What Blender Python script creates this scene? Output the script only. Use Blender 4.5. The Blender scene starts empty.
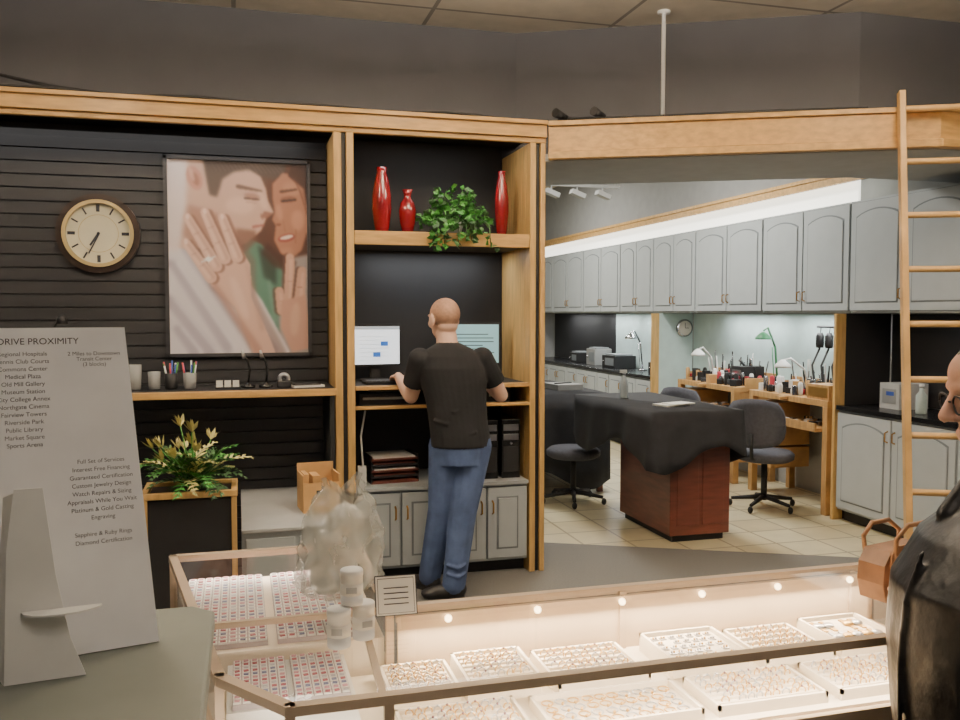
import bpy, bmesh, math, random
import numpy as np
from mathutils import Vector, Matrix
from mathutils.bvhtree import BVHTree
random.seed(7)
R=math.radians
YAW=R(-15.5)

def lin(c):
    return tuple(((x/255)/12.92 if x/255<=.04045 else ((x/255+.055)/1.055)**2.4) for x in c)
MATS={}
def mat(name,rgb,rough=.6,metal=0,emis=None,es=0,var=0,scale=8,stretch=(1,1,1),bump=0,coat=0,spec=.5,alpha=1):
    if name in MATS: return MATS[name]
    m=bpy.data.materials.new(name); m.use_nodes=True
    nt=m.node_tree; b=nt.nodes['Principled BSDF']
    c=lin(rgb)
    b.inputs['Base Color'].default_value=(*c,1)
    b.inputs['Roughness'].default_value=rough
    b.inputs['Metallic'].default_value=metal
    b.inputs['Coat Weight'].default_value=coat
    b.inputs['Alpha'].default_value=alpha
    b.inputs['Specular IOR Level'].default_value=spec
    if emis:
        b.inputs['Emission Color'].default_value=(*lin(emis),1); b.inputs['Emission Strength'].default_value=es
    tc=nt.nodes.new('ShaderNodeTexCoord'); mp=nt.nodes.new('ShaderNodeMapping'); mp.inputs['Scale'].default_value=stretch
    nt.links.new(tc.outputs['Object'],mp.inputs[0])
    n=nt.nodes.new('ShaderNodeTexNoise'); n.inputs['Scale'].default_value=scale; n.inputs['Detail'].default_value=5
    nt.links.new(mp.outputs[0],n.inputs['Vector'])
    r=nt.nodes.new('ShaderNodeValToRGB')
    v=var if var else .06
    r.color_ramp.elements[0].position=.3; r.color_ramp.elements[1].position=.7
    r.color_ramp.elements[0].color=(*[x*(1-v) for x in c],1)
    r.color_ramp.elements[1].color=(*[min(1,x*(1+v)) for x in c],1)
    nt.links.new(n.outputs['Fac'],r.inputs[0]); nt.links.new(r.outputs[0],b.inputs['Base Color'])
    if bump:
        bp=nt.nodes.new('ShaderNodeBump'); bp.inputs['Strength'].default_value=bump; bp.inputs['Distance'].default_value=.01
        nt.links.new(n.outputs['Fac'],bp.inputs['Height']); nt.links.new(bp.outputs[0],b.inputs['Normal'])
    MATS[name]=m; return m
def brickmat(name,c1,c2,cm,w,h,mortar,rough,offset=0.):
    m=bpy.data.materials.new(name); m.use_nodes=True; nt=m.node_tree; b=nt.nodes['Principled BSDF']
    tc=nt.nodes.new('ShaderNodeTexCoord'); br=nt.nodes.new('ShaderNodeTexBrick')
    br.inputs['Color1'].default_value=(*lin(c1),1); br.inputs['Color2'].default_value=(*lin(c2),1); br.inputs['Mortar'].default_value=(*lin(cm),1)
    br.inputs['Scale'].default_value=1; br.inputs['Mortar Size'].default_value=mortar; br.inputs['Brick Width'].default_value=w; br.inputs['Row Height'].default_value=h
    br.offset=offset
    nt.links.new(tc.outputs['Object'],br.inputs['Vector'])
    n=nt.nodes.new('ShaderNodeTexNoise'); n.inputs['Scale'].default_value=6; n.inputs['Detail'].default_value=6
    nt.links.new(tc.outputs['Object'],n.inputs['Vector'])
    r=nt.nodes.new('ShaderNodeValToRGB'); r.color_ramp.elements[0].color=(.72,.72,.70,1); r.color_ramp.elements[1].color=(1.1,1.1,1.1,1)
    nt.links.new(n.outputs['Fac'],r.inputs[0])
    mx=nt.nodes.new('ShaderNodeMix'); mx.data_type='RGBA'; mx.blend_type='MULTIPLY'; mx.inputs[0].default_value=.9
    nt.links.new(br.outputs['Color'],mx.inputs[6]); nt.links.new(r.outputs['Color'],mx.inputs[7])
    nt.links.new(mx.outputs[2],b.inputs['Base Color'])
    b.inputs['Roughness'].default_value=rough
    return m
def glassmat(name,tint=(1,1,1),blend=.2):
    m=bpy.data.materials.new(name); m.use_nodes=True; nt=m.node_tree
    for n in list(nt.nodes): nt.nodes.remove(n)
    o=nt.nodes.new('ShaderNodeOutputMaterial'); t=nt.nodes.new('ShaderNodeBsdfTransparent'); g=nt.nodes.new('ShaderNodeBsdfGlossy')
    g.inputs['Roughness'].default_value=.04; t.inputs[0].default_value=(*tint,1)
    lw=nt.nodes.new('ShaderNodeLayerWeight'); lw.inputs[0].default_value=blend
    mx=nt.nodes.new('ShaderNodeMixShader')
    nt.links.new(lw.outputs['Fresnel'],mx.inputs[0]); nt.links.new(t.outputs[0],mx.inputs[1]); nt.links.new(g.outputs[0],mx.inputs[2]); nt.links.new(mx.outputs[0],o.inputs[0])
    return m

# ---- materials
wood=mat('golden_wood',(202,160,98),.45,var=.2,scale=6,stretch=(1,6,6),coat=.05)
woodx=mat('golden_wood_v',(208,168,104),.45,var=.18,scale=6,stretch=(7,7,.8),coat=.05)
redwood=mat('cherry_wood',(106,56,44),.4,var=.25,scale=5,stretch=(1,1,7),coat=.2)
blk=mat('black_matte',(34,34,36),.6)
slat=mat('slatwall_black',(44,44,47),.55,var=.1)
blackgloss=mat('black_gloss',(26,26,28),.25)
dgrey=mat('dark_grey_paint',(98,98,103),.9,var=.05,scale=3)
lgrey=mat('light_grey_paint',(176,177,176),.7)
mgrey=mat('mid_grey_paint',(142,143,142),.8)
cabm=mat('cabinet_grey',(178,184,186),.5,var=.03)
cabd=mat('cabinet_groove',(122,128,132),.6)
white=mat('white_plastic',(225,225,222),.5)
board=mat('foam_board_white',(232,233,235),.7)
ink=mat('ink',(60,60,66),.8)
ink2=mat('faint_ink',(98,100,108),.8)
offw=mat('warm_white_velvet',(232,220,200),.8)
gold=mat('gold_metal',(214,176,108),.35,.8)
silver=mat('silver_metal',(196,196,200),.35,.8)
brass=mat('brass',(170,130,70),.4,.7)
bronze=mat('bronze_frame',(190,170,146),.4,.15)
chrome=mat('chrome',(180,180,185),.2,1)
green=mat('leaf_green',(72,140,58),.5,var=.4,scale=20)
green2=mat('leaf_dark_green',(60,98,54),.5,var=.4,scale=20)
yleaf=mat('leaf_yellow',(206,196,130),.5,var=.3,scale=20)
redv=mat('red_glaze',(140,26,36),.15,coat=.7,var=.15)
blue=mat('blue_plastic',(50,80,160),.4)
redp=mat('red_plastic',(190,60,70),.4)
cloth=mat('black_cloth',(40,41,46),.9,var=.2,scale=10)
skin=mat('skin',(228,186,162),.6,var=.06,scale=15)
skin2=mat('skin_face',(206,160,138),.6,var=.08,scale=15)
hairm=mat('shaved_hair',(176,136,112),.8,var=.15,scale=60)
hairb=mat('dark_hair',(44,34,30),.7,var=.4,scale=70,bump=.8)
tee=mat('black_tshirt',(28,28,31),.9,var=.25,scale=6,bump=.5)
jeans=mat('blue_denim',(78,96,136),.9,var=.25,scale=9,bump=.4)
shoe=mat('shoe_black',(44,42,42),.5)
leather=mat('black_leather',(17,17,18),.42,var=.3,scale=9,bump=1.0,spec=.35)
leather2=mat('black_leather_seam',(10,10,11),.4)
brownl=mat('brown_leather',(150,108,78),.45,var=.25,scale=12)
card=mat('cardboard_tan',(200,158,104),.8,var=.1)
paper=mat('paper',(232,230,222),.8)
carpet=mat('carpet_grey',(112,110,106),.95,var=.3,scale=120,bump=.3)
ctop=mat('grey_counter_laminate',(116,121,115),.5,var=.05)
chairg=mat('chair_fabric',(74,75,84),.9,var=.15,scale=40)
teal=mat('teal_board',(190,210,208),.7)
benchw=mat('bench_maple',(190,148,94),.5,var=.25,scale=6,stretch=(1,6,1))
tile=brickmat('tile_beige',(222,212,178),(208,194,158),(160,146,116),.33,.33,.009,.35)
ceilm=brickmat('ceiling_tiles',(236,226,210),(230,220,204),(168,160,150),1.2,.6,.014,.9)
glass=glassmat('case_glass')
bulb=mat('warm_bulb',(255,240,210),.5,emis=(255,222,170),es=10)
wall_glow=mat('lit_wall_glow',(250,250,245),.5,emis=(255,252,236),es=2.2)  # emission imitates the brightly lit wall strip, not a lamp
lampbox=mat('added_fill_lamp',(250,250,245),.5,emis=(255,240,218),es=19)
lampup=mat('added_uplight',(250,250,245),.5,emis=(255,238,214),es=110)  # added upward glow to brighten the ceiling
lampbox2=mat('added_fill_lamp_dim',(250,250,245),.5,emis=(255,240,225),es=10)
screen=mat('screen_white',(230,235,240),.4,emis=(225,235,245),es=1.3)
screen2=mat('screen_teal',(120,160,165),.4,emis=(150,190,195),es=.8)
sblue=mat('screen_blue',(60,110,190),.4,emis=(60,110,190),es=.8)
bagm=mat('plastic_bag_film',(214,216,208),.18,var=.1,scale=12,bump=.6,coat=.8,alpha=.38)

class MB:
    def __init__(s): s.v=[];s.f=[];s.m=[];s.s=[]
    def add(s,vs,fs,mi=0,sm=False):
        o=len(s.v); s.v+= [tuple(p) for p in vs]
        for f in fs: s.f.append([i+o for i in f]); s.m.append(mi); s.s.append(sm)
    def box(s,x0,y0,z0,x1,y1,z1,mi=0):
        v=[(x,y,z) for z in(z0,z1) for y in(y0,y1) for x in(x0,x1)]
        s.add(v,[(0,2,3,1),(4,5,7,6),(0,1,5,4),(2,6,7,3),(0,4,6,2),(1,3,7,5)],mi)
    def obox(s,c,sz,mi=0,rz=0,rx=0,ry=0):
        M=Matrix.Translation(c)@Matrix.Rotation(rz,4,'Z')@Matrix.Rotation(rx,4,'X')@Matrix.Rotation(ry,4,'Y')
        a,b,d=[q/2 for q in sz]
        v=[M@Vector((x,y,z)) for z in(-d,d) for y in(-b,b) for x in(-a,a)]
        s.add(v,[(0,2,3,1),(4,5,7,6),(0,1,5,4),(2,6,7,3),(0,4,6,2),(1,3,7,5)],mi)
    def tube(s,pts,rs,n=10,mi=0,caps=True):
        pts=[Vector(p) for p in pts]
        if not hasattr(rs,'__len__'): rs=[rs]*len(pts)
        vs=[];fs=[]; prev=None
        for i,p in enumerate(pts):
            d=(pts[min(i+1,len(pts)-1)]-pts[max(i-1,0)]); 
            if d.length<1e-9: d=Vector((0,0,1))
            d.normalize()
            if prev is None:
                a=d.orthogonal().normalized()
            else:
                a=(prev-d*prev.dot(d)); a=a.normalized() if a.length>1e-6 else d.orthogonal().normalized()
            prev=a; b=d.cross(a)
            for k in range(n):
                t=2*math.pi*k/n; vs.append(p+(a*math.cos(t)+b*math.sin(t))*rs[i])
        for i in range(len(pts)-1):
            for k in range(n):
                fs.append((i*n+k,i*n+(k+1)%n,(i+1)*n+(k+1)%n,(i+1)*n+k))
        s.add(vs,fs,mi,True)
        if caps:
            o=len(s.v)-len(vs)
            s.f.append([o+k for k in range(n)][::-1]); s.m.append(mi); s.s.append(False)
            s.f.append([o+(len(pts)-1)*n+k for k in range(n)]); s.m.append(mi); s.s.append(False)
    def sphere(s,c,r,mi=0,nu=16,nv=10,M=None):
        if not hasattr(r,'__len__'): r=(r,r,r)
        c=Vector(c); vs=[];fs=[]
        for j in range(1,nv):
            ph=math.pi*j/nv
            for i in range(nu):
                th=2*math.pi*i/nu
                p=Vector((r[0]*math.sin(ph)*math.cos(th),r[1]*math.sin(ph)*math.sin(th),r[2]*math.cos(ph)))
                if M: p=M@p
                vs.append(c+p)
        t=Vector((0,0,r[2])); b=Vector((0,0,-r[2]))
        if M: t=M@t;b=M@b
        vs.append(c+t);vs.append(c+b); T=len(vs)-2;B=T+1
        for j in range(nv-2):
            for i in range(nu): fs.append((j*nu+i,(j+1)*nu+i,(j+1)*nu+(i+1)%nu,j*nu+(i+1)%nu))
        for i in range(nu):
            fs.append((T,i,(i+1)%nu)); fs.append((B,(nv-2)*nu+(i+1)%nu,(nv-2)*nu+i))
        s.add(vs,fs,mi,True)
    def lathe(s,prof,c,mi=0,n=24):
        c=Vector(c);vs=[];fs=[]
        for r,z in prof:
            for k in range(n):
                t=2*math.pi*k/n; vs.append(c+Vector((r*math.cos(t),r*math.sin(t),z)))
        m=len(prof)
        for i in range(m-1):
            for k in range(n): fs.append((i*n+k,i*n+(k+1)%n,(i+1)*n+(k+1)%n,(i+1)*n+k))
        fs.append(tuple(range(n))[::-1]); fs.append(tuple((m-1)*n+k for k in range(n)))
        s.add(vs,fs,mi,True)
    def prism(s,poly,z0,z1,mi=0):
        n=len(poly); vs=[(x,y,z0) for x,y in poly]+[(x,y,z1) for x,y in poly]
        fs=[tuple(range(n))[::-1],tuple(range(n,2*n))]+[(i,(i+1)%n,n+(i+1)%n,n+i) for i in range(n)]
        s.add(vs,fs,mi)
    def prismY(s,poly,y0,y1,mi=0):
        n=len(poly); vs=[(x,y0,z) for x,z in poly]+[(x,y1,z) for x,z in poly]
        fs=[tuple(range(n)),tuple(range(n,2*n))[::-1]]+[(i,(i+1)%n,n+(i+1)%n,n+i) for i in range(n)]
        s.add(vs,fs,mi)
    def loft(s,secs,mi=0,n=24):
        vs=[];fs=[]
        for cx,cy,z,rx,ry,ro in secs:
            for k in range(n):
                t=2*math.pi*k/n; x=rx*math.cos(t); y=ry*math.sin(t)
                vs.append((cx+x*math.cos(ro)-y*math.sin(ro),cy+x*math.sin(ro)+y*math.cos(ro),z))
        m=len(secs)
        for i in range(m-1):
            for k in range(n): fs.append((i*n+k,i*n+(k+1)%n,(i+1)*n+(k+1)%n,(i+1)*n+k))
        fs.append(tuple(range(n))[::-1]); fs.append(tuple((m-1)*n+k for k in range(n)))
        s.add(vs,fs,mi,True)
    def limb(s,chain,mi=0,n=14):
        for i in range(len(chain)-1):
            (p,r),(q,t)=chain[i],chain[i+1]
            s.tube([p,q],[r,t],n,mi)
        for p,r in chain: s.sphere(p,r,mi,n,8)
    def torus(s,c,Rr,r,mi=0,ax='Z',n=10,k=5,tilt=0):
        vs=[];fs=[];c=Vector(c); M=Matrix.Rotation(tilt,3,'Z')@(Matrix.Rotation(R(90),3,'X') if ax=='Y' else Matrix.Identity(3))
        for i in range(n):
            a=2*math.pi*i/n
            for j in range(k):
                b=2*math.pi*j/k
                vs.append(c+M@Vector(((Rr+r*math.cos(b))*math.cos(a),(Rr+r*math.cos(b))*math.sin(a),r*math.sin(b))))
        for i in range(n):
            for j in range(k): fs.append((i*k+j,((i+1)%n)*k+j,((i+1)%n)*k+(j+1)%k,i*k+(j+1)%k))
        s.add(vs,fs,mi,True)
    def beam(s,p,q,w,h,mi=0):
        p=Vector(p);q=Vector(q); d=q-p; L=d.length
        s.obox((p+q)/2,(L,w,h),mi,rz=math.atan2(d.y,d.x))
    def make(s,name,mats,loc=None,rz=0,bevel=0,recalc=True,origin=True,parent=None):
        me=bpy.data.meshes.new(name)
        off=Vector((0,0,0)); vv=s.v
        if loc is None and origin:
            a=np.array(s.v); off=Vector(((a[:,0].min()+a[:,0].max())/2,(a[:,1].min()+a[:,1].max())/2,a[:,2].min()))
            vv=[(x-off.x,y-off.y,z-off.z) for x,y,z in s.v]
        me.from_pydata(vv,[],s.f)
        for m in mats: me.materials.append(m)
        me.polygons.foreach_set('material_index',s.m); me.polygons.foreach_set('use_smooth',s.s)
        if recalc:
            bm=bmesh.new(); bm.from_mesh(me); bmesh.ops.recalc_face_normals(bm,faces=bm.faces); bm.to_mesh(me); bm.free()
        me.update()
        o=bpy.data.objects.new(name,me); bpy.context.collection.objects.link(o)
        o.location=loc if loc is not None else off
        o.rotation_euler=(0,0,rz)
        if bevel:
            b=o.modifiers.new('bev','BEVEL'); b.width=bevel; b.segments=2; b.limit_method='ANGLE'; b.angle_limit=R(50)
        if parent: o.parent=parent
        return o
def area(name,loc,rot,sx,sy,power,col):
    l=bpy.data.lights.new(name,'AREA'); l.shape='RECTANGLE'; l.size=sx; l.size_y=sy; l.energy=power; l.color=col
    o=bpy.data.objects.new(name,l); o.location=loc; o.rotation_euler=rot; bpy.context.collection.objects.link(o); return o

# ================= ROOM =================
D=Vector((.899,-.437,0)); N=Vector((.437,.899,0))
b=MB()
b.add([(-3.5,-2,0),(5,-2,0),(5,4.31,0),(1.85,5.843,0),(-3.5,5.843,0)],[(0,1,2,3,4)],0)
b.add([(1.85,5.843,0),(5,4.31,0),(5,13.5,0),(1.85,13.5,0)],[(0,1,2,3)],1)
b.make('floor',[carpet,tile],origin=False,recalc=False)
b=MB(); b.box(-3.6,-2.1,3.51,5.1,13.6,3.6); b.make('ceiling',[ceilm],origin=False)
b=MB(); b.box(-3.6,-2.1,0,-3.5,13.6,3.51); b.make('wall_left',[dgrey],origin=False)
b=MB(); b.box(5,-2.1,0,5.1,13.6,3.51); b.make('wall_right',[lgrey],origin=False)
b=MB(); b.box(-3.5,-2.1,0,5,-2,3.51); b.make('wall_front',[mgrey],origin=False)
b=MB(); b.box(1.85,13.5,0,5,13.6,3.51); b.make('wall_workroom_end',[mgrey],origin=False)
b=MB(); b.box(-3.5,5.72,0,1.84,5.82,3.51); b.make('wall_back',[dgrey],origin=False)
b=MB(); b.box(1.85,5.83,0,1.9,13.5,3.51); b.make('wall_workroom_side',[mgrey],origin=False)
b=MB(); b.prism([(1.84,5.72),(3.80,4.74),(5,4.74),(5,4.84),(3.82,4.84),(1.84,5.83)],2.60,3.51); b.make('wall_bulkhead',[dgrey],origin=False)
b=MB(); b.prism([(1.82,5.11),(3.83,4.14),(5,4.14),(5,5.15),(4.056,5.15),(1.85,6.22)],2.55,2.595); b.make('ceiling_soffit',[lgrey],origin=False)
b=MB(); b.box(4.62,5.2,2.72,4.999,13.499,3.505); b.make('wall_cabinet_soffit',[mgrey],origin=False)
b=MB(); b.box(4.58,5.2,2.64,4.62,13.499,2.72,0); b.box(4.57,5.2,2.70,4.62,13.49,2.73,0); b.make('trim_1',[wood],origin=False)
b=MB(); b.box(-3.5,5.08,2.69,1.835,5.13,2.78,0); b.box(-3.5,5.06,2.765,1.835,5.13,2.79,0); b.box(-3.5,5.10,2.66,1.835,5.14,2.69,0)
b.box(-3.5,5.14,2.74,1.835,5.715,2.775,1); b.make('trim_2',[wood,blk],origin=False,bevel=.004)
b=MB()
def diagbeam(off,th,z0,z1,mi):
    A0=Vector((1.84,5.07,0))+N*off; yB=4.10+off
    t=(A0.y-yB)/.437; B0=A0+D*t
    A1=A0+N*th; yB1=yB+th; t=(A1.y-yB1)/.437; B1=A1+D*t
    b.prism([(A0.x,A0.y),(B0.x,B0.y),(4.995,yB),(4.995,yB1),(B1.x,B1.y),(A1.x,A1.y)],z0,z1,mi)
diagbeam(0,.04,2.60,2.755,0); diagbeam(-.02,.06,2.755,2.785,0); diagbeam(-.025,.065,2.555,2.60,0); diagbeam(.06,.55,2.74,2.77,1)
b.make('trim_3',[wood,blk],origin=False,bevel=.004)
b=MB(); z=.005
b.box(-3.49,5.47,0,.535,5.5,2.66,0)
while z<2.6:
    b.box(-3.49,5.45,z,.535,5.47,z+.068,0); z+=.075
b.make('slatwall_panel',[slat],origin=False,bevel=.002)
b=MB()
b.box(.54,5.10,.56,.585,5.2,2.66,0); b.box(.612,5.10,.56,.656,5.2,2.66,0); b.box(.585,5.12,.56,.612,5.7,2.66,1); b.box(.54,5.2,.56,.585,5.7,2.66,0);b.box(.612,5.2,.56,.656,5.7,2.66,0)
b.make('wood_post',[woodx,blk],bevel=.004)
b=MB()
b.box(1.734,5.10,0,1.772,5.2,2.66,0); b.box(1.80,5.10,0,1.833,5.2,2.66,0); b.box(1.772,5.12,0,1.80,5.7,2.66,1); b.box(1.734,5.2,0,1.772,5.7,2.66,0); b.box(1.80,5.2,0,1.833,5.7,2.66,1)
b.make('wood_post',[woodx,blk],bevel=.004)
b=MB(); b.box(.66,5.69,.0,1.73,5.715,2.735,0); b.make('back_panel',[blk],origin=False)
def shelf(z0,z1,y0=5.1,y1=5.68,nm='display_shelf'):
    b=MB(); b.box(.658,y0,z0,1.732,y0+.03,z1,0); b.box(.658,y0+.03,z0+.005,1.732,y1,z1-.002,1); return b.make(nm,[wood,blk],bevel=.003)
shelf(2.02,2.10); shelf(1.165,1.19); shelf(1.05,1.07)
b=MB(); b.box(-3.4,4.98,1.15,.535,5.01,1.19,0); b.box(-3.4,5.01,1.155,.535,5.445,1.188,1)
for x in(-3.2,-1.5): b.box(x,5.05,0.005,x+.03,5.44,1.155,1)
b.box(.50,5.05,.56,.53,5.44,1.155,1)
b.make('counter_shelf',[wood,blk],bevel=.004)

# ---- cabinets
def cabinet(name,w,d,h,z,nd,loc,rz,toe=0,top=None,arch=True,topm=None,handlelow=True,body=cabm):
    b=MB(); b.box(-w/2,0,toe,w/2,d,h,0)
    if toe: b.box(-w/2,.06,0,w/2,d,toe,3)
    dw=w/nd
    for i in range(nd):
        x0=-w/2+i*dw+.008; x1=x0+dw-.016; z0=toe+.02; z1=h-.02
        b.box(x0-.006,-.004,z0-.006,x1+.006,-.0005,z1+.006,1)
        b.box(x0,-.02,z0,x1,-.0005,z1,0)
        fx=.055
        a0,a1,c0,c1=x0+fx,x1-fx,z0+fx,z1-fx
        def outline(e):
            P=[(a0+e,c0+e),(a1-e,c0+e)]
            if arch:
                n=9
                for k in range(n+1):
                    t=k/n; x=(a1-e)+(a0-a1+2*e)*t; P.append((x,c1-e-.05+.05*math.sin(math.pi*t)**.8))
            else: P+=[(a1-e,c1-e),(a0+e,c1-e)]
            return P
        b.prismY(outline(0),-.0215,-.019,1)
        b.prismY(outline(.012),-.027,-.019,0)
        hx=(x1-.028 if i%2==0 else x0+.028) if nd>1 else x1-.03
        hz=(z0+.12 if handlelow else z1-.12)
        b.tube([(hx,-.02,hz-.04),(hx,-.045,hz-.03),(hx,-.045,hz+.03),(hx,-.02,hz+.04)],.006,6,2)
    if top: b.box(-w/2,-.03,h,w/2,d,h+top,4)
    return b.make(name,[body,cabd,brass,blk,topm or blackgloss],loc=loc,rz=rz,bevel=.003)
ys=[3.42,4.6,5.78,6.95,8.15,9.1,10.0,11.2,12.4,13.45]
for a,c in zip(ys[:-1],ys[1:]):
    cabinet('upper_cabinet',c-a-.01,.385,.86,1.62,2,(4.6,(a+c)/2,1.62),R(-90))
for a,c in [(3.42,4.58),(4.58,5.76)]:
    cabinet('base_cabinet',c-a-.005,.48,.87,0,2,(4.5,(a+c)/2,0),R(-90),toe=.09,top=.035,handlelow=False,arch=True)
for a,c in [(8.95,10.1),(10.1,11.2),(11.2,12.3),(12.3,13.4)]:
    cabinet('base_cabinet',c-a-.005,.48,.87,0,3,(4.5,(a+c)/2,0),R(-90),toe=.09,top=.035,handlelow=False,arch=False)
cabinet('base_cabinet',1.07,.54,.56,0,4,(1.195,5.135,0),0,toe=.08,top=.02,arch=False,topm=cabm,handlelow=False)
b=MB(); b.box(.0,4.42,0,.537,5.44,.53,0); b.box(-.0,4.40,.53,.537,5.44,.55,1); b.box(.02,4.41,.1,.26,4.42,.5,0); b.box(.28,4.41,.1,.52,4.42,.5,0)
b.make('storage_ledge',[cabm,lgrey],bevel=.004)
for y,m in((5.775,blk),(8.9,teal)):
    b=MB(); b.box(4.47,y,0,4.56,y+.03,1.615,0); b.box(4.56,y+.005,0,4.98,y+.025,1.615,1); b.make('wood_partition',[woodx,m],bevel=.003)
def panel(y0,y1,m,z0=.91,z1=1.61):
    b=MB(); b.box(4.985,y0,z0,4.999,y1,z1,0); b.make('wall_backsplash',[m],origin=False)
panel(3.42,5.77,blk); panel(5.81,8.89,teal); panel(8.94,11.0,teal); panel(11.0,13.4,blk)

# ================= DISPLAY CASE =================
P=[(-.04,1.53),(.07,1.38),(1.5,1.38),(1.5,1.8),(.30,1.8),(.30,2.33),(-.17,2.33)]
case=bpy.data.objects.new('jewelry_display_case',None); bpy.context.collection.objects.link(case)
b=MB()
b.prism(P,.12,.845,0); b.prism([(x*.98+.01,y*.98+.03) for x,y in P],0,.12,1)
b.prism([(-.03,1.54),(.08,1.40),(1.49,1.40),(1.49,1.79),(-.09,1.79)],.845,.86,2)
b.prism([(-.09,1.81),(.29,1.81),(.29,2.32),(-.16,2.32)],.845,.93,2)
b.box(.315,1.786,.86,1.49,1.792,.968,3)
b.make('base',[bronze,blk,offw,mat('tan_case_back',(196,176,150),.7)],origin=False,parent=case)
b=MB()
for i in range(len(P)):
    p=P[i];q=P[(i+1)%len(P)]
    b.beam((*p,.992),(*q,.992),.020,.016); b.beam((*p,.853),(*q,.853),.012,.016)
    b.box(p[0]-.008,p[1]-.008,.845,p[0]+.008,p[1]+.008,1.0)
b.beam((-.085,1.8,.992),(.3,1.8,.992),.012,.012); b.beam((.22,1.38,.992),(.24,1.8,.992),.012,.012)
b.box(.22,1.373,.845,.236,1.388,.99)
for x in(.83,1.44): b.box(x-.008,1.78,.845,x+.008,1.806,.99)
b.make('frame',[bronze],origin=False,parent=case)
b=MB(); b.add([(x,y,.996) for x,y in P],[tuple(range(len(P)))],0)
for i in range(4):
    p=P[i];q=P[i+1]; b.add([(*p,.86),(*q,.86),(*q,.985),(*p,.985)],[(0,1,2,3)],0)
p=P[6];q=P[0]; b.add([(*p,.86),(*q,.86),(*q,.985),(*p,.985)],[(0,1,2,3)],0)
b.make('glass_panes',[glass],origin=False,parent=case,recalc=False)
b=MB()
b.box(.31,1.772,.972,1.49,1.785,.984,0)
for i in range(6): b.sphere((.42+i*.2,1.765,.974),.008,1,10,6)
b.make('case_lamp_rail',[bronze,bulb],origin=False,parent=case)
area('case_strip_light',(.9,1.755,.965),(R(-25),0,0),1.15,.012,7.5,(1,.80,.56))
area('case_strip_light',(.9,1.40,.965),(R(20),0,0),1.1,.01,5.5,(1,.82,.6))
area('case_strip_light',(.08,1.42,.965),(R(20),0,0),.25,.01,.8,(1,.86,.7))
area('case_strip_light',(.05,2.30,.975),(R(-30),0,0),.35,.01,.8,(1,.86,.7))
b=MB()
def tray(x0,y0,x1,y1,z,h,nx,ny,kind):
    b.box(x0,y0,z,x1,y1,z+h,0)
    for (a,c,d,e) in((x0,y0,x1,y0+.006),(x0,y1-.006,x1,y1),(x0,y0,x0+.006,y1),(x1-.006,y0,x1,y1)):
        b.box(a,c,z+h,d,e,z+h+.01,0)
    for j in range(ny):
        y=y0+.012+(y1-y0-.024)*(j+.5)/ny
        if kind=='ring': b.box(x0+.01,y-.005,z+h,x1-.01,y+.005,z+h+.007,0)
        for i in range(nx):
            x=x0+.015+(x1-x0-.03)*(i+.5)/nx+random.uniform(-.002,.002)
            if random.random()<.07: continue
            if kind=='ring':
                b.torus((x,y,z+h+.010),.0075,.0015,random.choice([1,1,2]),'Y',tilt=random.uniform(-.4,.4)); b.sphere((x,y,z+h+.018),.0026,random.choice([2,2,3]),6,4)
            elif kind=='stud':
                b.box(x-.007,y-.006,z+h,x+.007,y+.006,z+h+.002,2); b.sphere((x-.003,y,z+h+.005),.0028,random.choice([1,2]),6,4); b.sphere((x+.003,y,z+h+.005),.0028,random.choice([1,2]),6,4)
            elif kind=='watch':
                b.lathe([(.012,0),(.014,.004),(.011,.008)],(x,y,z+h),random.choice([1,2]),10); b.box(x-.005,y-.03,z+h,x+.005,y+.03,z+h+.003,random.choice([1,2]))
            elif kind=='chain':
                b.torus((x,y,z+h+.003),.011,.0014,random.choice([1,2]),'Z'); b.sphere((x,y-.011,z+h+.004),.0035,1,6,4)
tray(.27,1.62,.41,1.76,.86,.02,7,6,'ring'); tray(.42,1.60,.57,1.75,.86,.035,7,6,'ring'); tray(.60,1.58,.80,1.76,.86,.018,10,7,'ring')
tray(.86,1.60,1.04,1.76,.86,.03,7,5,'stud'); tray(1.07,1.58,1.24,1.76,.86,.018,8,6,'ring'); tray(1.27,1.6,1.43,1.76,.86,.025,5,2,'watch')
tray(.27,1.42,.5,1.57,.86,.012,11,6,'ring'); tray(.53,1.42,.83,1.56,.86,.012,10,4,'chain'); tray(.86,1.42,1.1,1.56,.86,.012,11,6,'ring'); tray(1.13,1.42,1.45,1.56,.86,.012,14,6,'ring')
b.make('jewelry_tray',[offw,gold,silver,mat('gem_dark',(130,100,104),.2)],parent=case,bevel=0)
b=MB()
gm=[paper,mat('gem_red',(166,90,100),.3),mat('gem_pink',(196,146,154),.3),mat('gem_blue',(110,118,150),.3),silver,mat('tray_lilac',(170,160,158),.6)]
def gems(x0,y0,x1,y1,z,nx,ny):
    b.box(x0,y0,z,x1,y1,z+.01,5)
    for i in range(nx):
        for j in range(ny):
            x=x0+(x1-x0)*(i+.5)/nx; y=y0+(y1-y0)*(j+.5)/ny; w=(x1-x0)/nx*.42; h=(y1-y0)/ny*.36
            b.box(x-w,y-h,z+.01,x+w,y+h,z+.013,0); b.obox((x,y,z+.014),(w*1.3,h*.9,.003),[1,2,3,1,4][j%5] if random.random()<.8 else random.choice([1,2,3,4]),rz=random.uniform(-.2,.2))
for k in range(2): gems(-.13+k*.2,1.83,.05+k*.2,2.30,.93,9,22)
b.box(-.03,1.56,.86,.2,1.78,.915,0)
for k in range(2): gems(-.02+k*.11,1.57,.08+k*.11,1.77,.915,6,12)
b.prism([(.06,1.46),(.2,1.42),(.2,1.55),(.0,1.55)],.86,.9,0)
b.make('gemstone_tray',gm,parent=case)

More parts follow.
